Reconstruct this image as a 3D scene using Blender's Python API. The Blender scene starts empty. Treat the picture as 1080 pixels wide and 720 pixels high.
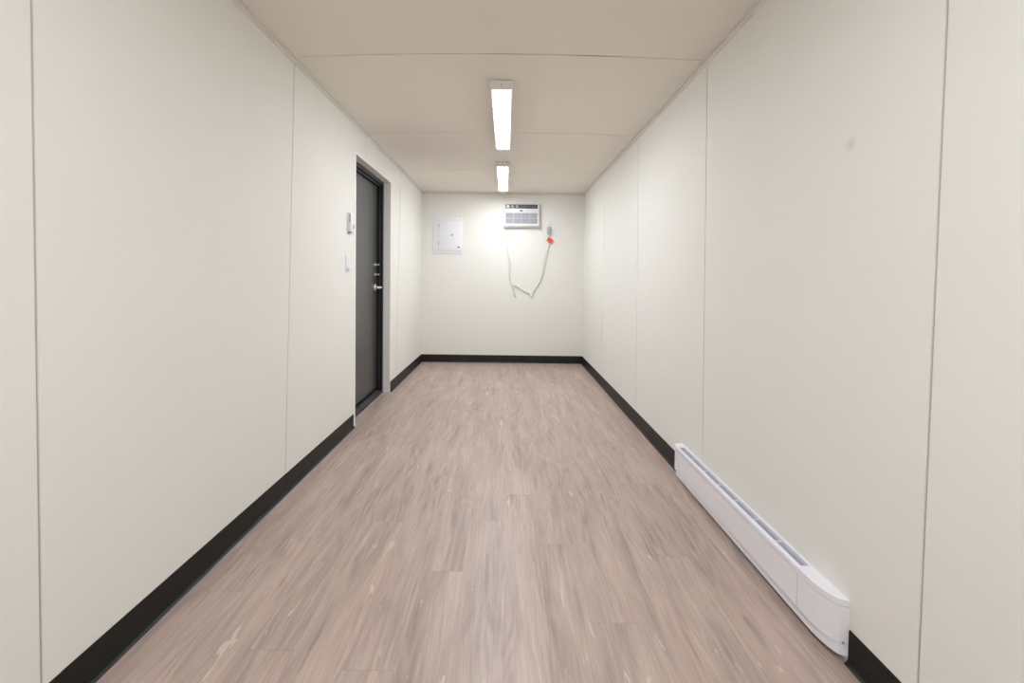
import bpy, bmesh, math, random
from mathutils import Vector, Matrix
random.seed(7)
S = bpy.context.scene
COL = S.collection

# ------------------------------------------------------------------ room measurements (metres)
WL, WR = 1.139, 1.031          # left / right wall distance from the camera's axis
CH = 2.281                     # ceiling height
YB, YF = 5.731, -2.6           # far wall, wall behind the camera
BB = 0.102                     # baseboard height
DN, DF, DH = 3.212, 4.172, 2.052   # door opening near, far, height

# ------------------------------------------------------------------ camera
yaw, pit, rol = -0.0051, 0.0225, 0.0118
def rows():
    def rz(v): x, y, z = v; return (math.cos(yaw)*x+math.sin(yaw)*y, -math.sin(yaw)*x+math.cos(yaw)*y, z)
    def rx(v): x, y, z = v; return (x, math.cos(pit)*y+math.sin(pit)*z, -math.sin(pit)*y+math.cos(pit)*z)
    def ry(v): x, y, z = v; return (math.cos(rol)*x-math.sin(rol)*z, y, math.sin(rol)*x+math.cos(rol)*z)
    f = lambda v: Vector(rz(rx(v)))
    r0, f0, u0 = f((1, 0, 0)), f((0, 1, 0)), f((0, 0, 1))
    c, s = math.cos(rol), math.sin(rol)
    return c*r0+s*u0, f0, -s*r0+c*u0
r_, f_, u_ = rows()
cd = bpy.data.cameras.new('camera'); cam = bpy.data.objects.new('camera', cd); COL.objects.link(cam)
M = Matrix(((r_.x, u_.x, -f_.x, 0), (r_.y, u_.y, -f_.y, 0), (r_.z, u_.z, -f_.z, 1.1295), (0, 0, 0, 1)))
cam.matrix_world = M
cd.sensor_fit = 'HORIZONTAL'; cd.sensor_width = 36; cd.lens = 15.0
cd.shift_x = (540-531.8)/1080; cd.shift_y = (304.16-360)/1080
cd.clip_start = 0.01; cd.clip_end = 60
S.camera = cam

# ------------------------------------------------------------------ world, exposure, lamp strength
w = bpy.data.worlds.new('world'); S.world = w; w.use_nodes = True
w.node_tree.nodes['Background'].inputs[0].default_value = (0.8, 0.85, 0.9, 1)
w.node_tree.nodes['Background'].inputs[1].default_value = 0.3
S.view_settings.view_transform = 'Standard'; S.view_settings.look = 'None'
S.view_settings.gamma = 1.0; S.view_settings.use_curve_mapping = False
S.view_settings.exposure = 0.0
LAMP = 52.5
LAMP_COL = (0.952, 1.0, 1.065)

# ------------------------------------------------------------------ materials
def mat(name, col, rough=0.5, metal=0.0, spec=0.5, bump=0.0, bscale=200, var=0.0, vscale=8, emit=None, estr=0):
    m = bpy.data.materials.new(name); m.use_nodes = True
    nt = m.node_tree; b = nt.nodes['Principled BSDF']
    b.inputs['Base Color'].default_value = (*col, 1); b.inputs['Roughness'].default_value = rough
    b.inputs['Metallic'].default_value = metal; b.inputs['Specular IOR Level'].default_value = spec
    tc = nt.nodes.new('ShaderNodeTexCoord')
    if var:
        n = nt.nodes.new('ShaderNodeTexNoise'); n.inputs['Scale'].default_value = vscale; n.inputs['Detail'].default_value = 3
        nt.links.new(tc.outputs['Object'], n.inputs['Vector'])
        r = nt.nodes.new('ShaderNodeMapRange'); r.inputs['To Min'].default_value = 1-var; r.inputs['To Max'].default_value = 1+var
        nt.links.new(n.outputs['Fac'], r.inputs['Value'])
        mx = nt.nodes.new('ShaderNodeVectorMath'); mx.operation = 'SCALE'; mx.inputs[0].default_value = col
        nt.links.new(r.outputs[0], mx.inputs['Scale']); nt.links.new(mx.outputs[0], b.inputs['Base Color'])
    if bump:
        n = nt.nodes.new('ShaderNodeTexNoise'); n.inputs['Scale'].default_value = bscale; n.inputs['Detail'].default_value = 2
        nt.links.new(tc.outputs['Object'], n.inputs['Vector'])
        bp = nt.nodes.new('ShaderNodeBump'); bp.inputs['Strength'].default_value = bump; bp.inputs['Distance'].default_value = 0.001
        nt.links.new(n.outputs['Fac'], bp.inputs['Height']); nt.links.new(bp.outputs[0], b.inputs['Normal'])
    if emit:
        b.inputs['Emission Color'].default_value = (*emit, 1); b.inputs['Emission Strength'].default_value = estr
    return m
WALLC = (0.86, 0.845, 0.792)
M_wall = mat('painted_wall_panel', WALLC, 0.7, spec=0.12, bump=0.15, bscale=60, var=0.012, vscale=3)
M_ceil = mat('painted_ceiling_panel', (0.90, 0.845, 0.755), 0.75, spec=0.2, bump=0.15, bscale=60, var=0.012, vscale=3)
M_gap = mat('seam_backing', (0.72, 0.67, 0.57), 0.8)
M_trim = mat('painted_trim', (0.80, 0.76, 0.70), 0.45, spec=0.35)
M_bead = mat('white_corner_bead', (0.93, 0.92, 0.90), 0.4)
M_reveal = mat('opening_reveal', (0.90, 0.88, 0.83), 0.6)
M_black = mat('black_door_frame_paint', (0.009, 0.010, 0.011), 0.45)
M_slab = mat('black_door_paint', (0.055, 0.054, 0.052), 0.32, bump=0.2, bscale=350, spec=0.8)
M_vinyl = mat('black_vinyl_baseboard', (0.008, 0.008, 0.007), 0.42, spec=0.3, bump=0.1, bscale=150)
M_chrome = mat('satin_chrome', (0.90, 0.90, 0.92), 0.32, metal=1.0)
M_alum = mat('aluminium_strip', (0.14, 0.16, 0.18), 0.35, metal=0.9)
M_heat = mat('white_heater_enamel', (0.90, 0.885, 0.93), 0.3, spec=0.5)
M_heatin = mat('grey_heater_fins', (0.62, 0.63, 0.72), 0.45, metal=0.2)
M_dark = mat('dark_plastic', (0.05, 0.05, 0.055), 0.4)
M_white = mat('white_plastic', (0.82, 0.82, 0.84), 0.3)
M_acbody = mat('grey_sleeve_metal', (0.52, 0.50, 0.47), 0.4)
M_acgrill = mat('grey_blue_louvre', (0.55, 0.58, 0.66), 0.4)
M_acback = mat('shadowed_louvre_back', (0.42, 0.45, 0.53), 0.6)
M_panel = mat('white_panel_enamel', (0.88, 0.885, 0.91), 0.35)
M_greyp = mat('grey_plastic', (0.42, 0.42, 0.42), 0.4)
M_cord = mat('off_white_cord', (0.81, 0.79, 0.73), 0.5)
M_red = mat('red_orange_tag', (0.85, 0.09, 0.03), 0.5)
M_lcd = mat('grey_display', (0.33, 0.36, 0.36), 0.2)
M_housing = mat('white_light_housing', (0.95, 0.94, 0.93), 0.4)
M_lens = mat('lit_diffuser', (0.9, 0.9, 0.9), 0.4, emit=LAMP_COL, estr=LAMP)
M_brown = mat('brown_adhesive_edge', (0.16, 0.05, 0.02), 0.6)
M_screw = mat('painted_screw', (0.95, 0.93, 0.88), 0.3)

# right wall: same paint with one faint grey scuff
def wall_with_scuff():
    m = M_wall.copy(); m.name = 'painted_wall_panel_scuffed'; nt = m.node_tree; b = nt.nodes['Principled BSDF']
    src = b.inputs['Base Color'].links[0].from_socket
    tc = nt.nodes.new('ShaderNodeTexCoord')
    d = nt.nodes.new('ShaderNodeVectorMath'); d.operation = 'DISTANCE'; d.inputs[1].default_value = (WR, 1.30, 1.545)
    nt.links.new(tc.outputs['Object'], d.inputs[0])
    r = nt.nodes.new('ShaderNodeMapRange'); r.interpolation_type = 'SMOOTHSTEP'
    r.inputs['From Min'].default_value = 0.0; r.inputs['From Max'].default_value = 0.03
    r.inputs['To Min'].default_value = 0.28; r.inputs['To Max'].default_value = 0
    nt.links.new(d.outputs['Value'], r.inputs['Value'])
    mx = nt.nodes.new('ShaderNodeMix'); mx.data_type = 'RGBA'; mx.inputs['B'].default_value = (0.45, 0.44, 0.42, 1)
    nt.links.new(r.outputs[0], mx.inputs['Factor']); nt.links.new(src, mx.inputs['A'])
    nt.links.new(mx.outputs['Result'], b.inputs['Base Color'])
    return m
M_wallR = wall_with_scuff()

def floor_material():
    m = bpy.data.materials.new('oak_vinyl_planks'); m.use_nodes = True
    nt = m.node_tree; N = nt.nodes.new; Lk = nt.links.new
    b = nt.nodes['Principled BSDF']
    uv = N('ShaderNodeUVMap'); uv.uv_map = 'plank'            # metres inside one board: u across, v along
    at = N('ShaderNodeAttribute'); at.attribute_name = 'board'  # random numbers per board
    sep = N('ShaderNodeSeparateXYZ'); Lk(uv.outputs[0], sep.inputs[0])
    sa = N('ShaderNodeSeparateXYZ'); Lk(at.outputs['Vector'], sa.inputs[0])
    def math_(op, a, b_=None, c=None):
        n = N('ShaderNodeMath'); n.operation = op
        for i, v in enumerate((a, b_, c)):
            if v is None: continue
            if isinstance(v, (int, float)): n.inputs[i].default_value = v
            else: Lk(v, n.inputs[i])
        return n.outputs[0]
    def vec(x, y, z):
        n = N('ShaderNodeCombineXYZ')
        for i, v in enumerate((x, y, z)):
            if isinstance(v, (int, float)): n.inputs[i].default_value = v
            else: Lk(v, n.inputs[i])
        return n.outputs[0]
    def noise(v, sc, det=3, rough=0.55, dist=0.0):
        n = N('ShaderNodeTexNoise'); n.inputs['Scale'].default_value = sc; n.inputs['Detail'].default_value = det
        n.inputs['Roughness'].default_value = rough; n.inputs['Distortion'].default_value = dist
        Lk(v, n.inputs['Vector']); return n.outputs['Fac']
    u0, v = sep.outputs[0], sep.outputs[1]
    offz = math_('MULTIPLY', sa.outputs[0], 37.0)
    bend = noise(vec(math_('MULTIPLY', u0, 9.0), math_('MULTIPLY', v, 3.2), math_('ADD', offz, 77.0)), 1.0, 2, 0.5)
    u = math_('ADD', u0, math_('MULTIPLY', math_('SUBTRACT', bend, 0.5), 0.028))
    # slow field whose contour lines make the cathedral figure
    fig = noise(vec(math_('MULTIPLY', u, 9.0), math_('MULTIPLY', v, 1.1), offz), 1.0, 2, 0.5, 0.25)
    rings = math_('SINE', math_('MULTIPLY', fig, 62.0))
    rings = math_('MULTIPLY_ADD', rings, 0.5, 0.5)
    ringmask = noise(vec(math_('MULTIPLY', u, 7.0), math_('MULTIPLY', v, 1.6), math_('ADD', offz, 5.0)), 1.0, 2)
    rm = N('ShaderNodeMapRange'); rm.inputs['From Min'].default_value = 0.42; rm.inputs['From Max'].default_value = 0.62; Lk(ringmask, rm.inputs['Value'])
    # fibres
    fib = noise(vec(math_('MULTIPLY', u, 240.0), math_('MULTIPLY', v, 7.0), offz), 1.0, 3, 0.6)
    fib2 = noise(vec(math_('MULTIPLY', u, 70.0), math_('MULTIPLY', v, 2.2), math_('ADD', offz, 9.0)), 1.0, 4, 0.6, 0.3)
    broad = noise(vec(math_('MULTIPLY', u, 16.0), math_('MULTIPLY', v, 1.7), math_('ADD', offz, 3.0)), 1.0, 3, 0.55, 0.4)
    def rng(x, a0, a1, b0, b1):
        n = N('ShaderNodeMapRange'); Lk(x, n.inputs['Value'])
        for k, q in zip(('From Min', 'From Max', 'To Min', 'To Max'), (a0, a1, b0, b1)): n.inputs[k].default_value = q
        return n.outputs[0]
    k = math_('MULTIPLY', rng(fib, 0.3, 0.7, 0.88, 1.11), rng(fib2, 0.3, 0.7, 0.91, 1.08))
    k = math_('MULTIPLY', k, rng(broad, 0.3, 0.7, 0.82, 1.13))
    k = math_('MULTIPLY', k, math_('SUBTRACT', 1.0, math_('MULTIPLY', math_('MULTIPLY', rings, rm.outputs[0]), 0.17)))
    k = math_('MULTIPLY', k, rng(sa.outputs[1], 0, 1, 0.975, 1.025))
    # dark pore streaks / small knots
    pore = noise(vec(math_('MULTIPLY', u, 55.0), math_('MULTIPLY', v, 4.5), math_('ADD', offz, 21.0)), 1.0, 2, 0.5, 0.5)
    k = math_('MULTIPLY', k, rng(pore, 0.62, 0.78, 1.0, 0.74))
    # pale flecks
    fl = noise(vec(math_('MULTIPLY', u, 30.0), math_('MULTIPLY', v, 6.0), math_('ADD', offz, 51.0)), 1.0, 2, 0.5, 1.2)
    fl = rng(fl, 0.69, 0.74, 0.0, 0.5)
    # joints
    eu = math_('MINIMUM', u0, math_('SUBTRACT', 0.152, u0))
    ev = math_('MINIMUM', v, math_('SUBTRACT', sa.outputs[2], v))
    jl = math_('MULTIPLY', rng(eu, 0.0003, 0.0012, 0.95, 1.0), rng(ev, 0.0006, 0.0020, 0.86, 1.0))
    k = math_('MULTIPLY', k, jl)
    hue = N('ShaderNodeMix'); hue.data_type = 'RGBA'
    hue.inputs['A'].default_value = (0.495, 0.362, 0.308, 1); hue.inputs['B'].default_value = (0.485, 0.385, 0.335, 1)
    Lk(noise(vec(math_('MULTIPLY', u, 5.0), math_('MULTIPLY', v, 0.9), math_('ADD', offz, 13.0)), 1.0, 2), hue.inputs['Factor'])
    sc = N('ShaderNodeVectorMath'); sc.operation = 'SCALE'; Lk(hue.outputs['Result'], sc.inputs[0]); Lk(k, sc.inputs['Scale'])
    mx = N('ShaderNodeMix'); mx.data_type = 'RGBA'; mx.inputs['B'].default_value = (0.76, 0.66, 0.57, 1)
    Lk(fl, mx.inputs['Factor']); Lk(sc.outputs[0], mx.inputs['A']); Lk(mx.outputs['Result'], b.inputs['Base Color'])
    b.inputs['Roughness'].default_value = 0.40; b.inputs['Specular IOR Level'].default_value = 0.6
    bp = N('ShaderNodeBump'); bp.inputs['Strength'].default_value = 0.25; bp.inputs['Distance'].default_value = 0.0008
    Lk(k, bp.inputs['Height']); Lk(bp.outputs[0], b.inputs['Normal'])
    return m
M_floor = floor_material()

# ------------------------------------------------------------------ mesh helpers
def box(bm, x0, x1, y0, y1, z0, z1, bev=0.0, seg=2):
    vs = [bm.verts.new((x, y, z)) for x in (x0, x1) for y in (y0, y1) for z in (z0, z1)]
    fs = [bm.faces.new([vs[i] for i in q]) for q in ((0, 1, 3, 2), (4, 6, 7, 5), (0, 4, 5, 1), (2, 3, 7, 6), (0, 2, 6, 4), (1, 5, 7, 3))]
    if bev:
        es = list({e for f in fs for e in f.edges})
        bmesh.ops.bevel(bm, geom=es, offset=bev, segments=seg, affect='EDGES', profile=0.5)
def prism(bm, pts, vec):
    """closed prism: planar polygon pts swept by vec"""
    v = Vector(vec); a = [bm.verts.new(p) for p in pts]; c = [bm.verts.new(Vector(p)+v) for p in pts]
    n = len(pts); bm.faces.new(a); bm.faces.new(c[::-1])
    for i in range(n): bm.faces.new((a[i], c[i], c[(i+1) % n], a[(i+1) % n]))
def loft(bm, rings):
    R = [[bm.verts.new(p) for p in r] for r in rings]; n = len(rings[0])
    for a, c in zip(R, R[1:]):
        for i in range(n): bm.faces.new((a[i], c[i], c[(i+1) % n], a[(i+1) % n]))
    bm.faces.new(R[0]); bm.faces.new(R[-1][::-1])
def cyl(bm, p, axis, r, h, n=24, r2=None, bev=0):
    """solid of revolution from p along axis"""
    ax = Vector(axis).normalized(); q = ax.to_track_quat('Z', 'Y'); r2 = r if r2 is None else r2
    prof = [(r, 0), (r2, h)] if not bev else [(r, 0), (r2, h-bev), (r2-bev*0.3, h-bev*0.3), (r2-bev, h)]
    loft(bm, [[tuple(Vector(p)+q @ Vector((rr*math.cos(t), rr*math.sin(t), hh))) for t in [2*math.pi*i/n for i in range(n)]] for rr, hh in prof])
def tube(bm, pts, r, n=10, sub=6, flat=1.0):
    P = [Vector(p) for p in pts]; c = []
    for i in range(len(P)-1):
        p0 = P[max(i-1, 0)]; p1 = P[i]; p2 = P[i+1]; p3 = P[min(i+2, len(P)-1)]
        for k in range(sub):
            t = k/sub
            c.append(0.5*((2*p1)+(p2-p0)*t+(2*p0-5*p1+4*p2-p3)*t*t+(3*p1-p0-3*p2+p3)*t**3))
    c.append(P[-1]); rings = []; nrm = Vector((0, -1, 0))
    for i, p in enumerate(c):
        d = (c[min(i+1, len(c)-1)]-c[max(i-1, 0)]).normalized()
        a = nrm-d*nrm.dot(d)
        a = a.normalized() if a.length > 1e-4 else Vector((1, 0, 0)); b = d.cross(a)
        rings.append([tuple(p+a*r*flat*math.cos(t)+b*r*math.sin(t)) for t in [2*math.pi*k/n for k in range(n)]])
    loft(bm, rings)
def obj(name, bm, m, parent=None, smooth=False):
    bmesh.ops.recalc_face_normals(bm, faces=bm.faces)
    me = bpy.data.meshes.new(name); bm.to_mesh(me); bm.free(); me.materials.append(m)
    if parent:
        root = parent
        while root.parent: root = root.parent
        me.transform(Matrix.Translation(-root.location))
    if smooth:
        for p in me.polygons: p.use_smooth = True
        try: me.set_sharp_from_angle(angle=math.radians(35))
        except Exception: pass
    o = bpy.data.objects.new(name, me); COL.objects.link(o)
    if parent: o.parent = parent
    return o
def thing(name, label, cat, loc, group=None):
    o = bpy.data.objects.new(name, None); COL.objects.link(o); o.location = loc
    o['label'] = label; o['category'] = cat
    if group: o['group'] = group
    o.empty_display_size = 0.1
    return o
def struct(name, bm, m, smooth=False):
    o = obj(name, bm, m, None, smooth); o['kind'] = 'structure'; return o
NB = bmesh.new

# ------------------------------------------------------------------ floor: individual boards in one mesh
def make_floor():
    me = bpy.data.meshes.new('floor'); V, F, UV, A = [], [], [], []
    PW, PL = 0.152, 1.22
    joints = {1: 1.797, 2: 1.383, 4: 1.730, 0: 2.216, -5: 1.262, 3: 0.95, -1: 0.75, -2: 1.62, -3: 2.42, -4: 1.95, 5: 1.12, 6: 2.05, -6: 0.6, -7: 1.5, -8: 2.0, -9: 1.1}
    def quad(x0, x1, y0, y1, u0, v0, d):
        if x1 <= x0 or y1 <= y0: return
        i = len(V); V.extend([(x0, y0, 0), (x1, y0, 0), (x1, y1, 0), (x0, y1, 0)]); F.append((i, i+1, i+2, i+3))
        UV.extend([(x0-u0, y0-v0), (x1-u0, y0-v0), (x1-u0, y1-v0), (x0-u0, y1-v0)]); A.extend([d]*4)
    for k in range(-9, 8):
        xa = -0.004+k*PW; xb = xa+PW
        j = joints.get(k, random.random()*PL)
        m0 = -int((j-YF)/PL)-1; y = j+m0*PL
        while y < YB+0.05:
            d = (random.random(), random.random(), PL)
            quad(max(xa, -WL-0.001), min(xb, WR), max(y, YF), min(y+PL, YB), xa, y, d)
            # the floor runs on into the door recess
            quad(max(xa, -WL-0.075), min(xb, -WL-0.001), max(y, DN), min(y+PL, DF), xa, y, d)
            y += PL
    me.from_pydata(V, [], F); uvl = me.uv_layers.new(name='plank')
    for p in me.polygons:
        for li in p.loop_indices: uvl.data[li].uv = UV[me.loops[li].vertex_index]
    at = me.attributes.new('board', 'FLOAT_VECTOR', 'POINT')
    for i, d in enumerate(A): at.data[i].vector = d
    me.materials.append(M_floor)
    o = bpy.data.objects.new('floor', me); COL.objects.link(o); o['kind'] = 'structure'
    return o
make_floor()

# ------------------------------------------------------------------ walls: lapped steel panels with open seams over a backing sheet
G = 0.0030   # half a seam
TH = 0.0035
def side_wall(name, sx, xw, seams, m, opening=None):
    """sx: +1 panels extend towards +x behind the face; seams: list of (y at floor, y at ceiling)"""
    bm = NB()
    ys = [(YF, YF)]+seams+[(YB, YB)]
    for i in range(len(ys)-1):
        a, c = ys[i], ys[i+1]
        def ylo(z, a=a): return a[0]+(a[1]-a[0])*z/CH+G
        def yhi(z, c=c): return c[0]+(c[1]-c[0])*z/CH-G
        def piece(z0, z1, f0=None, f1=None):
            A = lambda z: f0 if f0 is not None else ylo(z)
            C_ = lambda z: f1 if f1 is not None else yhi(z)
            prism(bm, [(xw, A(z0), z0), (xw, C_(z0), z0), (xw, C_(z1), z1), (xw, A(z1), z1)], (sx*TH, 0, 0))
        if opening and yhi(1) > opening[0] and ylo(1) < opening[1]:
            if ylo(1) < opening[0]: piece(0, opening[2], None, opening[0]); piece(opening[2], CH)
            else: piece(0, opening[2], opening[1], None); piece(opening[2], CH)
        else: piece(0, CH)
    o = struct(name, bm, m)
    # backing sheet behind the seams
    bm = NB(); x0, x1 = sorted((xw+sx*(TH+0.001), xw+sx*(TH+0.006)))
    if opening:
        box(bm, x0, x1, YF, opening[0], 0, CH); box(bm, x0, x1, opening[1], YB, 0, CH); box(bm, x0, x1, opening[0], opening[1], opening[2], CH)
    else: box(bm, x0, x1, YF, YB, 0, CH)
    obj('backing_sheet', bm, M_gap, o)
    # lap lines: very thin raised strip beside every seam
    bm = NB()
    for (y0, y1) in seams:
        if opening and opening[0] < y0 < opening[1]: z0 = opening[2]
        else: z0 = BB
        f = lambda z: y0+(y1-y0)*z/CH
        prism(bm, [(xw, f(z0)+G, z0), (xw, f(z0)+0.045, z0), (xw, f(CH)+0.045, CH), (xw, f(CH)+G, CH)], (-sx*0.0007, 0, 0))
    obj('lap_strip', bm, m, o)
    return o
side_wall('wall_left', -1, -WL, [(-1.41, -1.41), (-0.19, -0.19), (1.028, 1.024), (2.187, 2.284), (3.43, 3.44), (4.40, 4.56)], M_wall, (DN-0.012, DF+0.012, DH+0.012))
side_wall('wall_right', 1, WR, [(-1.40, -1.41), (-0.18, -0.19), (1.042, 1.020), (2.200, 2.250), (3.345, 3.403), (4.52, 4.603)], M_wallR)

bm = NB()
xs = [-WL, WR]
prism(bm, [(-WL, YB, 0), (WR, YB, 0), (WR, YB, CH), (-WL, YB, CH)], (0, 0.02, 0))
wb = struct('wall_back', bm, M_wall)
bm = NB(); box(bm, -0.236, -0.2345, YB-0.0006, YB, BB, CH)
obj('lap_strip', bm, M_trim, wb)
bm = NB(); prism(bm, [(-WL, YF-0.02, 0), (WR, YF-0.02, 0), (WR, YF-0.02, CH), (-WL, YF-0.02, CH)], (0, 0.02, 0))
struct('wall_front', bm, M_wall)

# ------------------------------------------------------------------ ceiling panels, their cross seams bow slightly
def make_ceiling():
    bm = NB(); N = 40
    cs = [(-1.41, 0), (-0.19, 0), (1.03, 0.03), (2.262, 0.050), (3.432, 0.042), (4.618, 0.045)]
    def yc(j, x):
        y, b = cs[j]; t = (x+0.05)/1.085
        return y-b*(1-t*t)
    def gap(j, x):
        g = 0.0026 if j == 3 else 0.0036
        if j == 3: g += 0.0028*math.exp(-((x-0.03)/0.10)**2)+0.0055*math.exp(-((x-0.40)/0.11)**2)
        return g
    for i in range(len(cs)+1):
        lo = (lambda x: YF) if i == 0 else (lambda x, i=i: yc(i-1, x)+gap(i-1, x))
        hi = (lambda x: YB) if i == len(cs) else (lambda x, i=i: yc(i, x)-gap(i, x))
        X = [-WL+(WL+WR)*k/N for k in range(N+1)]
        pts = [(x, lo(x), CH) for x in X]+[(x, hi(x), CH) for x in X[::-1]]
        bot = [bm.verts.new(p) for p in pts]; top = [bm.verts.new((p[0], p[1], CH+0.012)) for p in pts]; n = len(pts)
        for k in range(N):
            bm.faces.new((bot[k], bot[k+1], bot[n-2-k], bot[n-1-k])); bm.faces.new((top[k], top[n-1-k], top[n-2-k], top[k+1]))
        for k in range(n): bm.faces.new((bot[k], top[k], top[(k+1) % n], bot[(k+1) % n]))
    o = struct('ceiling', bm, M_ceil)
    bm = NB(); box(bm, -WL-0.01, WR+0.01, YF, YB, CH+0.013, CH+0.02); obj('backing_sheet', bm, mat('ceiling_seam_backing', (0.30, 0.26, 0.20), 0.8), o)
    for x, y in ((-0.746, 1.881), (-0.337, 1.863), (0.225, 1.855), (0.631, 1.869), (-0.741, 2.701), (-0.746, 3.095)):
        bm = NB(); cyl(bm, (x, y, CH), (0, 0, -1), 0.006, 0.0012, 12, 0.004); obj('screw_head', bm, M_screw, o, True)
make_ceiling()

# ------------------------------------------------------------------ trims: bent angle along ceiling edges and far corners
def angle(name, p, q, d1, d2, s=0.025, t=0.006, m=None):
    """L-profile from p to q, legs along d1 and d2"""
    bm = NB(); p, q, d1, d2 = map(Vector, (p, q, d1, d2))
    prof = [p, p+d1*s, p+d1*s+d2*t, p+d1*t+d2*t*1.0, p+d1*t+d2*s, p+d2*s]
    prism(bm, prof, q-p); return struct(name, bm, m or M_trim)
angle('trim_1', (-WL, YF, CH), (-WL, YB, CH), (1, 0, 0), (0, 0, -1))
angle('trim_2', (WR, YF, CH), (WR, YB, CH), (-1, 0, 0), (0, 0, -1))
angle('trim_3', (-WL, YB, CH), (WR, YB, CH), (0, -1, 0), (0, 0, -1))
angle('trim_4', (-WL, YB, BB), (-WL, YB, CH), (1, 0, 0), (0, -1, 0), 0.018, 0.003, M_wall)
angle('trim_5', (WR, YB, BB), (WR, YB, CH), (-1, 0, 0), (0, -1, 0), 0.018, 0.003, M_wall)

# ------------------------------------------------------------------ vinyl cove baseboards
def cove(name, p, q, n, hgt=BB):
    """profile swept p->q on the floor, n = direction into the room"""
    prof = [(0, hgt), (0.0025, hgt-0.001), (0.004, hgt-0.004), (0.004, 0.022), (0.006, 0.012), (0.011, 0.005), (0.016, 0.0025), (0.016, 0.0), (0, 0)]
    bm = NB(); p = Vector(p); n = Vector(n)
    prism(bm, [p+n*a+Vector((0, 0, b)) for a, b in prof], Vector(q)-p)
    return struct(name, bm, M_vinyl, True)
cove('baseboard_left', (-WL, YF, 0), (-WL, DN-0.037, 0), (1, 0, 0))
cove('baseboard_left_far', (-WL, DF+0.014, 0), (-WL, YB, 0), (1, 0, 0))
cove('baseboard_back', (-WL, YB, 0), (WR, YB, 0), (0, -1, 0))
bbr = cove('baseboard_right', (WR, 2.475, 0), (WR, YB, 0), (-1, 0, 0))
cove('baseboard_right_near', (WR, YF, 0), (WR, 1.247, 0), (-1, 0, 0))
bm = NB(); box(bm, WR-0.005, WR-0.0003, 2.4705, 2.4745, 0.001, BB-0.002); obj('cut_edge', bm, M_brown, bbr)

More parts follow.
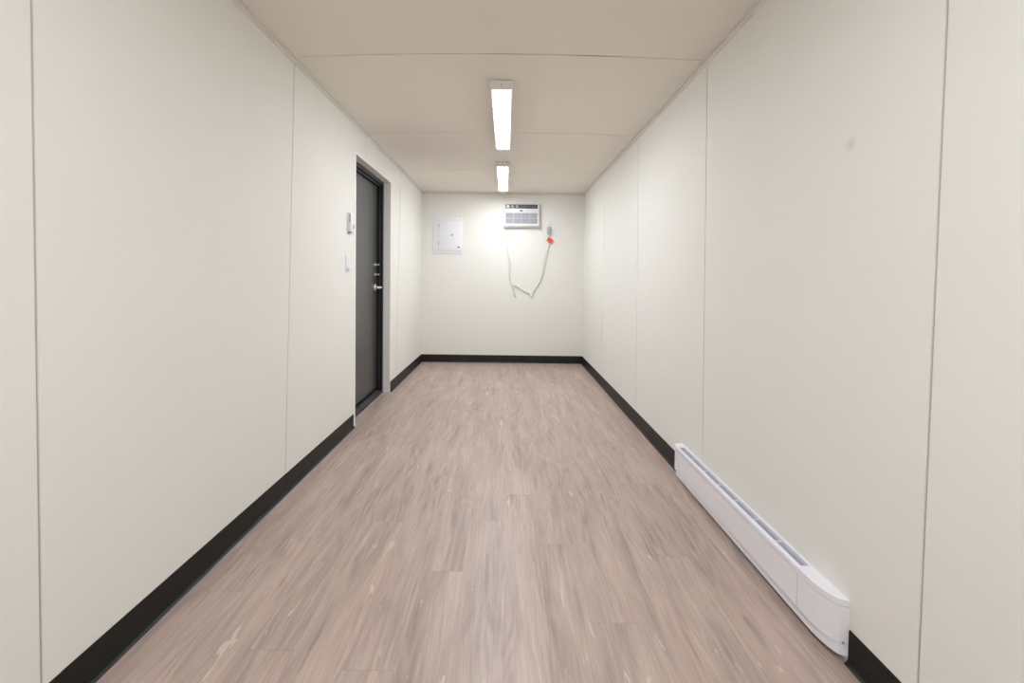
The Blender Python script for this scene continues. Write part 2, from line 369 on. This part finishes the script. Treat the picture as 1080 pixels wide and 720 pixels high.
# ------------------------------------------------------------------ door 1 (left wall, in a recess)
def make_door():
    xr = -WL-0.066                    # plane of the metal frame's face
    xs_ = -WL-0.118                   # face of the door leaf
    ow, oh = 0.012, 0.0
    bm = NB()                         # reveal lining of the opening
    T = 0.012
    box(bm, -WL-0.20, -WL, DN-T, DN, 0, DH+T); box(bm, -WL-0.20, -WL, DF, DF+T, 0, DH+T); box(bm, -WL-0.20, -WL, DN, DF, DH, DH+T)
    door = obj('door_1', bm, M_reveal); door['kind'] = 'structure'
    bm = NB()                         # slim metal corner bead around the opening
    e = 0.012; t = 0.0022
    box(bm, -WL, -WL+t, DN-0.035, DN, 0, DH, 0.0006, 1); box(bm, -WL, -WL+t, DF, DF+e, 0, DH, 0.0006, 1); box(bm, -WL, -WL+t, DN-0.035, DF+e, DH, DH+0.018, 0.0006, 1)
    obj('corner_bead', bm, M_bead, door)
    bm = NB()                         # thin shadow-gap strip between reveal and frame
    box(bm, xr+0.028, xr+0.031, DN+0.0001, DF-0.0001, DH-0.003, DH-0.0001); obj('seal_line', bm, M_gap, door)
    # frame: face band, stop step
    bm = NB(); w1, w2 = 0.034, 0.046
    def ring(x0, x1, inset0, inset1, zsill):
        a, c = sorted((x0, x1))
        box(bm, a, c, DN+inset0, DN+inset1, 0, DH-inset0, 0.0015, 1); box(bm, a, c, DF-inset1, DF-inset0, 0, DH-inset0, 0.0015, 1)
        box(bm, a, c, DN+inset1, DF-inset1, DH-inset1, DH-inset0, 0.0015, 1)
    ring(xr, xr-0.10, 0.0005, w1, 0)
    ring(xr-0.022, xr-0.10, w1, w2, 0)
    obj('door_frame', bm, M_black, door)
    bm = NB(); box(bm, xr-0.006, xr, DN+w1-0.003, DN+w1+0.001, 0.045, DH-w1, 0.0008, 1); box(bm, xr-0.026, xr-0.021, DF-w2-0.002, DF-w2+0.003, 0.045, DH-w2)
    box(bm, xr-0.026, xr-0.021, DN+w2, DF-w2, DH-w2-0.002, DH-w2+0.003); obj('weather_strip', bm, M_alum, door)
    # threshold
    bm = NB(); prism(bm, [(xr, DN+0.0005, 0), (xr, DN+0.0005, 0.022), (xr-0.02, DN+0.0005, 0.038), (xr-0.12, DN+0.0005, 0.045), (xr-0.12, DN+0.0005, 0)], (0, DF-DN-0.001, 0))
    th = obj('threshold', bm, M_black, door)
    bm = NB(); box(bm, xr-0.031, xr-0.025, DN+w2, DF-w2, 0.0385, 0.044, 0.001, 1); obj('metal_strip', bm, M_alum, th)
    # leaf
    bm = NB(); box(bm, xs_-0.044, xs_, DN+w2+0.003, DF-w2-0.003, 0.052, DH-w2-0.003, 0.0015, 2)
    leaf = obj('door_leaf', bm, M_slab, door)
    yk = DF-w2-0.062
    def rosette(z, r, d):
        bm = NB(); cyl(bm, (xs_, yk, z), (1, 0, 0), r, d, 28, bev=0.003); return bm
    for z in (1.250, 1.157):          # two thumb-turn bolts
        bt = obj('deadbolt', rosette(z, 0.014, 0.012), M_chrome, leaf, True)
        bm = NB(); cyl(bm, (xs_+0.010, yk, z), (1, 0, 0), 0.008, 0.016, 16); box(bm, xs_+0.024, xs_+0.040, yk-0.018, yk+0.018, z-0.006, z+0.006, 0.002, 2)
        obj('thumb_turn', bm, M_chrome, leaf, True)
    z = 1.035
    bm = rosette(z, 0.033, 0.012)
    cyl(bm, (xs_+0.010, yk, z), (1, 0, 0), 0.013, 0.045, 20)
    tube(bm, [(xs_+0.050, yk+0.008, z), (xs_+0.062, yk-0.006, z), (xs_+0.064, yk-0.04, z), (xs_+0.062, yk-0.08, z), (xs_+0.054, yk-0.115, z-0.002)], 0.009, 12)
    obj('door_handle', bm, M_chrome, leaf, True)
    # outer skin so that the recess is closed
    bm = NB(); box(bm, -WL-0.215, -WL-0.201, DN-0.05, DF+0.05, 0, DH+0.05); obj('outer_panel', bm, M_dark, door)
make_door()

# ------------------------------------------------------------------ ceiling lights
def make_light(label, cx, y0, y1, src=None):
    Lg = y1-y0
    if src is None:
        t = thing('ceiling_light', label, 'ceiling light', (cx, y0, CH), 'wraparound strip lights in a row on the ceiling')
        H = 0.055
        bm = NB(); box(bm, cx-0.063, cx+0.063, y0+0.002, y1-0.002, CH-0.045, CH-0.003, 0.003, 1); box(bm, cx-0.045, cx+0.045, y0+0.03, y1-0.03, CH-0.004, CH)
        obj('housing', bm, M_housing, t)
        for s in (0, 1):
            a = y0 if s == 0 else y1-0.018
            bm = NB(); prof = [(-0.064, 0.003), (0.064, 0.003), (0.064, 0.030), (0.057, 0.048), (0.045, H), (-0.045, H), (-0.057, 0.048), (-0.064, 0.030)]
            prism(bm, [(cx+x, a, CH-z) for x, z in prof], (0, 0.018, 0))
            ec = obj('end_cap', bm, M_housing, t)
            bm = NB(); cyl(bm, (cx, a if s == 0 else a+0.018, CH-0.030), (0, -1 if s == 0 else 1, 0), 0.004, 0.0015, 12); obj('screw', bm, M_greyp, ec)
        bm = NB(); prof = []
        for k in range(13):
            th = math.pi*k/12; prof.append((0.049*math.cos(th), 0.044+0.010*math.sin(th)**0.7))
        prism(bm, [(cx+x, y0+0.018, CH-z) for x, z in prof], (0, Lg-0.036, 0))
        obj('diffuser', bm, M_lens, t, True)
        return t
    t = src.copy(); COL.objects.link(t); t.location = (cx, y0, CH); t['label'] = label
    def cp(o, par):
        c = o.copy(); COL.objects.link(c); c.parent = par
        for g in o.children: cp(g, c)
    for ch in list(src.children): cp(ch, t)
    return t
L1 = make_light('lit white strip light on the ceiling, the nearer and larger one, crossing a panel seam', -0.043, 2.493, 3.655)
L2 = make_light('lit white strip light on the ceiling near the far wall, the smaller-looking one', -0.053, 4.205, 5.367, L1)
L3 = make_light('added, unseen strip light on the ceiling just behind the camera, fill for the near walls', -0.03, -0.40, 0.76, L1)  # out-of-view fixture, added because the near walls came out too dark
L4 = make_light('added, unseen strip light on the ceiling at the room end behind the camera, extra fill', -0.03, -2.10, -0.94, L1)  # another added fixture out of view, lifts the light on the near walls

# ------------------------------------------------------------------ baseboard heater on the right wall
def make_heater():
    y0, y1, d = 1.250, 2.470, 0.056
    t = thing('baseboard_heater', 'long white electric baseboard heater mounted low on the right wall', 'heater', (WR, (y0+y1)/2, 0.0))
    def outline(dd, a, c, rr=0.11, rf=0.05):
        """plan outline: quarter-ellipse ends, dd = depth"""
        P = [(WR-0.0005, a)]
        for k in range(1, 9):
            th = math.pi/2*k/8; P.append((WR-0.012-(dd-0.012)*math.sin(th), a+0.003+rr*(1-math.cos(th))))
        for k in range(8, 0, -1):
            th = math.pi/2*k/8; P.append((WR-0.012-(dd-0.012)*math.sin(th), c-0.003-rf*(1-math.cos(th))))
        P.append((WR-0.0005, c)); return P
    def slab(bm, dd, z0, z1, a=y0, c=y1):
        prism(bm, [(x, y, z0) for x, y in outline(dd, a, c)], (0, 0, z1-z0))
    bm = NB(); slab(bm, d-0.001, 0.054, 0.166); obj('front_cover', bm, M_heat, t, True)
    bm = NB(); slab(bm, d-0.010, 0.018, 0.053, y0+0.001, y1-0.001); obj('skirt', bm, M_heat, t, True)
    bm = NB(); slab(bm, d-0.005, 0.0525, 0.0545); slab(bm, d-0.004, 0.1655, 0.1685); obj('groove', bm, M_heatin, t, True)
    # top rim with the long slot left open
    sx0, sx1, sy0, sy1 = WR-0.038, WR-0.010, 1.405, 2.405
    bm = NB(); zt0, zt1 = 0.168, 0.187
    o_ = outline(d, y0, y1)
    near = [(x, y) for x, y in o_ if y < 1.38]; far = [(x, y) for x, y in o_ if y > 2.41]
    prism(bm, [(x, y, zt0) for x, y in near]+[(WR-d, sy0, zt0), (WR-0.0005, sy0, zt0)], (0, 0, zt1-zt0))
    prism(bm, [(WR-0.0005, sy1, zt0), (WR-d, sy1, zt0)]+[(x, y, zt0) for x, y in far], (0, 0, zt1-zt0))
    box(bm, WR-d, sx0, sy0, sy1, zt0, zt1, 0.002, 2); box(bm, sx1, WR-0.0005, sy0, sy1, zt0, zt1)
    obj('top_rim', bm, M_heat, t, True)
    # louvre in the slot: long blades and cross ribs
    bm = NB(); box(bm, sx0, sx1, sy0, sy1, 0.1685, 0.1705)
    for k in range(4):
        x = sx0+0.004+k*0.0052; box(bm, x, x+0.0016, sy0, sy1, 0.170, 0.180)
    lv = obj('vent_louvre', bm, M_heatin, t)
    for k in range(1, 7):
        bm = NB(); y = sy0+(sy1-sy0)*k/7; box(bm, sx0, sx1, y-0.002, y+0.002, 0.170, 0.182); obj('cross_rib', bm, M_heat, lv)
    for y in (1.398, 2.375):
        bm = NB(); box(bm, WR-d-0.0004, WR-d+0.001, y-0.0008, y+0.0008, 0.056, 0.165); obj('cap_joint', bm, mat('pale_joint', (0.72, 0.71, 0.74), 0.4) if y < 2 else bpy.data.materials['pale_joint'], t)
    bm = NB(); cyl(bm, (WR-0.016, 1.2535, 0.058), (0, -1, 0), 0.0035, 0.002, 12); obj('screw', bm, M_greyp, t)
make_heater()

# ------------------------------------------------------------------ thermostat and light switch, left wall beside the door
def make_thermostat():
    y0, y1, z0, z1, d = 3.040, 3.118, 1.452, 1.588, 0.027
    t = thing('thermostat', 'white box thermostat on the left wall above the light switch', 'thermostat', (-WL, (y0+y1)/2, z0))
    bm = NB(); box(bm, -WL, -WL+0.006, y0-0.003, y1+0.003, z0-0.003, z1+0.003, 0.002, 1); obj('back_plate', bm, M_trim, t)
    bm = NB(); box(bm, -WL+0.005, -WL+d, y0, y1, z0, z1, 0.004, 2); obj('cover', bm, M_white, t, True)
    bm = NB(); box(bm, -WL+0.016, -WL+0.024, y0-0.0006, y0+0.001, z0+0.070, z1-0.008); obj('side_vent', bm, M_greyp, t)
    bm = NB(); box(bm, -WL+d-0.001, -WL+d+0.0007, y0+0.045, y1-0.010, z0+0.028, z0+0.058); obj('display', bm, M_greyp, t)
    bm = NB(); cyl(bm, (-WL+0.018, y0+0.02, z0+0.001), (0, 0, -1), 0.010, 0.007, 16, bev=0.002); obj('adjustment_wheel', bm, M_greyp, t, True)
make_thermostat()
def make_switch():
    y0, y1, z0, z1 = 3.005, 3.080, 1.166, 1.284
    t = thing('light_switch', 'white rocker light switch on the left wall below the thermostat', 'light switch', (-WL, (y0+y1)/2, z0))
    bm = NB(); box(bm, -WL, -WL+0.006, y0, y1, z0, z1, 0.0025, 2); obj('wall_plate', bm, M_white, t, True)
    ym = (y0+y1)/2; zm = (z0+z1)/2
    bm = NB(); prism(bm, [(-WL+0.005, ym-0.0165, zm-0.033), (-WL+0.011, ym-0.0165, zm-0.033), (-WL+0.007, ym-0.0165, zm), (-WL+0.008, ym-0.0165, zm+0.033), (-WL+0.005, ym-0.0165, zm+0.033)], (0, 0.033, 0))
    obj('rocker', bm, M_white, t)
    bm = NB(); box(bm, -WL+0.0055, -WL+0.0085, ym-0.008, ym+0.008, zm-0.044, zm-0.037); obj('indicator', bm, M_greyp, t)
make_switch()

# ------------------------------------------------------------------ electrical panel on the far wall
def make_panel():
    x0, x1, z0, z1 = -0.990, -0.597, 1.458, 1.940; Y = YB
    t = thing('electrical_panel', 'white breaker panel with closed door on the far wall, left side', 'electrical panel', ((x0+x1)/2, Y, z0))
    bm = NB(); box(bm, x0, x1, Y-0.012, Y-0.0005, z0, z1, 0.004, 2); obj('cover', bm, M_panel, t, True)
    dx0, dx1, dz0, dz1 = -0.912, -0.612, 1.500, 1.905
    bm = NB(); box(bm, dx0-0.004, dx1+0.002, Y-0.0128, Y-0.011, dz0-0.004, dz1+0.004); obj('door_gap', bm, M_heatin, t)
    bm = NB(); box(bm, dx0, dx1, Y-0.019, Y-0.0115, dz0, dz1, 0.002, 2); dr = obj('door', bm, M_panel, t, True)
    for z in (1.60, 1.835):
        bm = NB(); box(bm, dx0-0.008, dx0+0.006, Y-0.0205, Y-0.0125, z-0.012, z+0.012, 0.001, 1); obj('hinge', bm, M_greyp, dr)
    bm = NB(); cyl(bm, (-0.735, Y-0.019, 1.708), (0, -1, 0), 0.018, 0.004, 20, bev=0.001); box(bm, -0.745, -0.725, Y-0.026, Y-0.0225, 1.702, 1.714); obj('latch', bm, mat('pale_grey_latch', (0.55, 0.55, 0.55), 0.4), dr, True)
    bm = NB(); n = 24
    loft(bm, [[(-0.645+0.018*math.cos(2*math.pi*i/n), y, 1.545+0.009*math.sin(2*math.pi*i/n)) for i in range(n)] for y in (Y-0.0205, Y-0.0188)])
    obj('badge', bm, mat('dark_grey_badge', (0.16, 0.16, 0.18), 0.4), dr)
    for x, z in ((x0+0.03, z1-0.022), (x1-0.03, z1-0.022), (x0+0.03, z0+0.022), (x1-0.03, z0+0.022)):
        bm = NB(); cyl(bm, (x, Y-0.012, z), (0, -1, 0), 0.006, 0.002, 12); obj('screw', bm, M_heatin, t)
make_panel()

# ------------------------------------------------------------------ air conditioner with its cord, plug and tag; outlet
def make_ac():
    x0, x1, z0, z1 = -0.046, 0.440, 1.818, 2.130; Y = YB
    t = thing('air_conditioner', 'white through-wall air conditioner with dark control strip high on the far wall', 'air conditioner', ((x0+x1)/2, Y, z0))
    yf = Y-0.045
    bm = NB(); box(bm, x0, x1, yf+0.010, Y-0.0005, z0, z1, 0.002, 1); obj('sleeve', bm, M_acbody, t)
    P = lambda px: -0.0385+(px-532)*0.01260
    Z = lambda py: 2.131-(py-215)*0.01260
    fx0, fx1, fz0, fz1 = x0+0.004, x1-0.018, z0+0.020, z1-0.002
    # face with a framed grille opening
    gx0, gx1, gz0, gz1 = P(533.2), P(566.8), Z(236), Z(225)
    bm = NB()
    box(bm, fx0, fx1, yf, yf+0.02, gz1, fz1, 0.003, 2); box(bm, fx0, fx1, yf, yf+0.02, fz0, gz0, 0.003, 2)
    box(bm, fx0, gx0, yf, yf+0.02, gz0-0.004, gz1+0.004); box(bm, gx1, fx1, yf, yf+0.02, gz0-0.004, gz1+0.004)
    obj('front_panel', bm, M_white, t, True)
    bm = NB(); box(bm, gx0-0.002, gx1+0.002, yf+0.013, yf+0.018, gz0-0.002, gz1+0.002); gr = obj('grille_back', bm, M_acback, t)
    bm = NB(); n = 11
    for k in range(n):
        z = gz0+(gz1-gz0)*(k+0.5)/n
        prism(bm, [(gx0, yf+0.002, z-0.003), (gx0, yf+0.0035, z-0.0045), (gx0, yf+0.013, z+0.002), (gx0, yf+0.0115, z+0.0035)], (gx1-gx0, 0, 0))
    obj('louvre', bm, M_acgrill, t)
    bm = NB()
    for px in (541.5, 550, 558.5): box(bm, P(px)-0.003, P(px)+0.003, yf+0.0005, yf+0.013, gz0, gz1)
    box(bm, gx0, gx1, yf+0.0005, yf+0.013, (gz0+gz1)/2-0.0025, (gz0+gz1)/2+0.0025)
    obj('divider', bm, M_white, t)
    # control strip
    bm = NB(); box(bm, P(532.9), P(567), yf-0.003, yf+0.002, Z(220.2), Z(215.9), 0.0015, 1); cs = obj('control_strip', bm, M_dark, t)
    for a, c, m in ((534.3, 537, M_lcd), (539.4, 541.6, M_lcd), (543.8, 546.6, M_lcd)):
        bm = NB(); box(bm, P(a), P(c), yf-0.0045, yf-0.002, Z(219.2), Z(216.8), 0.001, 1); obj('button', bm, m, cs)
    for k in range(6):
        bm = NB(); a = 548.5+k*3.0; box(bm, P(a), P(a+2.2), yf-0.004, yf-0.002, Z(218.8), Z(217.2)); obj('button', bm, mat('charcoal_button', (0.13, 0.13, 0.14), 0.4) if k == 0 else bpy.data.materials['charcoal_button'], cs)
    bm = NB(); n = 24
    loft(bm, [[(P(549.8)+0.021*math.cos(2*math.pi*i/n), y, Z(222.5)+0.0095*math.sin(2*math.pi*i/n)) for i in range(n)] for y in (yf-0.002, yf+0.001)])
    obj('badge', bm, M_dark, t)
    # foot strip
    bm = NB(); box(bm, x0, x1-0.004, yf+0.004, yf+0.012, z0-0.002, z0+0.018); obj('bottom_strip', bm, mat('beige_strip', (0.50, 0.46, 0.41), 0.5), t)
    for px in (533.3, 535.8, 538.5, 541.5):
        bm = NB(); box(bm, P(px), P(px+1.3), yf+0.002, yf+0.0045, z0+0.003, z0+0.013); obj('slot', bm, M_greyp, t)
    # cord: exits under the left corner, hangs in a loop, runs up to the plug
    yc = YB-0.012
    pts = [(-0.012, Y-0.020, 1.822), (-0.012, yc, 1.788), (-0.020, yc, 1.69), (-0.004, yc, 1.60), (0.014, yc, 1.50), (0.036, yc, 1.37), (0.030, yc, 1.22), (0.050, yc, 1.12), (0.080, yc, 1.04),
           (0.108, yc, 0.95), (0.124, yc, 0.895), (0.116, yc-0.010, 0.93), (0.090, yc-0.012, 1.035), (0.125, yc-0.008, 1.045), (0.177, yc, 1.010), (0.25, yc, 0.965), (0.31, yc-0.004, 0.945),
           (0.338, yc-0.006, 0.895), (0.350, yc-0.008, 0.93), (0.362, yc-0.008, 0.985), (0.41, yc, 1.045), (0.452, yc, 1.11), (0.476, yc, 1.18), (0.491, yc, 1.25), (0.508, yc, 1.37),
           (0.535, yc, 1.46), (0.552, yc, 1.56), (0.560, yc, 1.65), (0.556, yc-0.006, 1.73)]
    bm = NB(); tube(bm, pts, 0.0085, 10, 6); cord = obj('power_cord', bm, M_cord, t, True); cord['label'] = 'off-white cord hanging in a loop'
    bm = NB()                         # second strand of the bundled cord
    tube(bm, [(0.012, yc-0.010, 1.50), (0.020, yc-0.012, 1.42), (0.052, yc-0.012, 1.36), (0.060, yc-0.012, 1.27), (0.046, yc-0.012, 1.18), (0.070, yc-0.012, 1.05)], 0.004, 8, 5); obj('cord_strand', bm, M_cord, cord, True); bm = NB()
    tube(bm, [(0.545, yc-0.010, 1.53), (0.505, yc-0.012, 1.44), (0.480, yc-0.012, 1.32), (0.470, yc-0.012, 1.18), (0.44, yc-0.012, 1.10)], 0.004, 8, 5)
    obj('cord_strand', bm, M_cord, cord, True)
    bm = NB(); box(bm, 0.532, 0.578, YB-0.045, YB-0.0085, 1.742, 1.832, 0.006, 2)
    box(bm, 0.544, 0.566, YB-0.036, YB-0.014, 1.722, 1.745, 0.003, 1)
    obj('plug', bm, mat('pale_grey_plug', (0.47, 0.47, 0.45), 0.45), cord, True)
    bm = NB()                         # folded red tag, tilted, wrapped on the cord
    c, s = math.cos(math.radians(-28)), math.sin(math.radians(-28)); cx, cz = 0.572, 1.652
    def R(a, b): return (cx+c*a-s*b, cz+s*a+c*b)
    def leaf(poly, y):
        pts_ = [(R(a, b)[0], y, R(a, b)[1]) for a, b in poly]; prism(bm, pts_, (0, 0.0012, 0))
    leaf([(-0.038, -0.022), (0.036, -0.030), (0.042, 0.020), (0.006, 0.032), (-0.004, 0.022), (-0.036, 0.036)], YB-0.024)
    leaf([(-0.010, -0.034), (0.020, -0.038), (0.024, -0.008), (-0.012, -0.006)], YB-0.0225)
    tg = obj('tag', bm, M_red, cord); tg['label'] = 'red-orange warning tag'
    bm = NB(); box(bm, R(-0.012, 0.012)[0]-0.008, R(-0.012, 0.012)[0]+0.008, YB-0.0252, YB-0.0238, R(-0.012, 0.012)[1]-0.004, R(-0.012, 0.012)[1]+0.004)
    obj('tag_print', bm, M_dark, cord)
make_ac()
def make_outlet():
    t = thing('wall_outlet', 'white wall outlet beside the air conditioner on the far wall', 'outlet', (0.557, YB, 1.775))
    bm = NB(); box(bm, 0.520, 0.594, YB-0.006, YB-0.0004, 1.778, 1.898, 0.0025, 2); obj('wall_plate', bm, M_white, t, True)
    bm = NB(); box(bm, 0.540, 0.574, YB-0.0085, YB-0.005, 1.846, 1.878, 0.002, 2); obj('socket', bm, M_white, t, True)
    bm = NB(); box(bm, 0.549, 0.551, YB-0.009, YB-0.0083, 1.857, 1.867); box(bm, 0.562, 0.564, YB-0.009, YB-0.0083, 1.857, 1.867); obj('slot', bm, M_dark, t)
make_outlet()
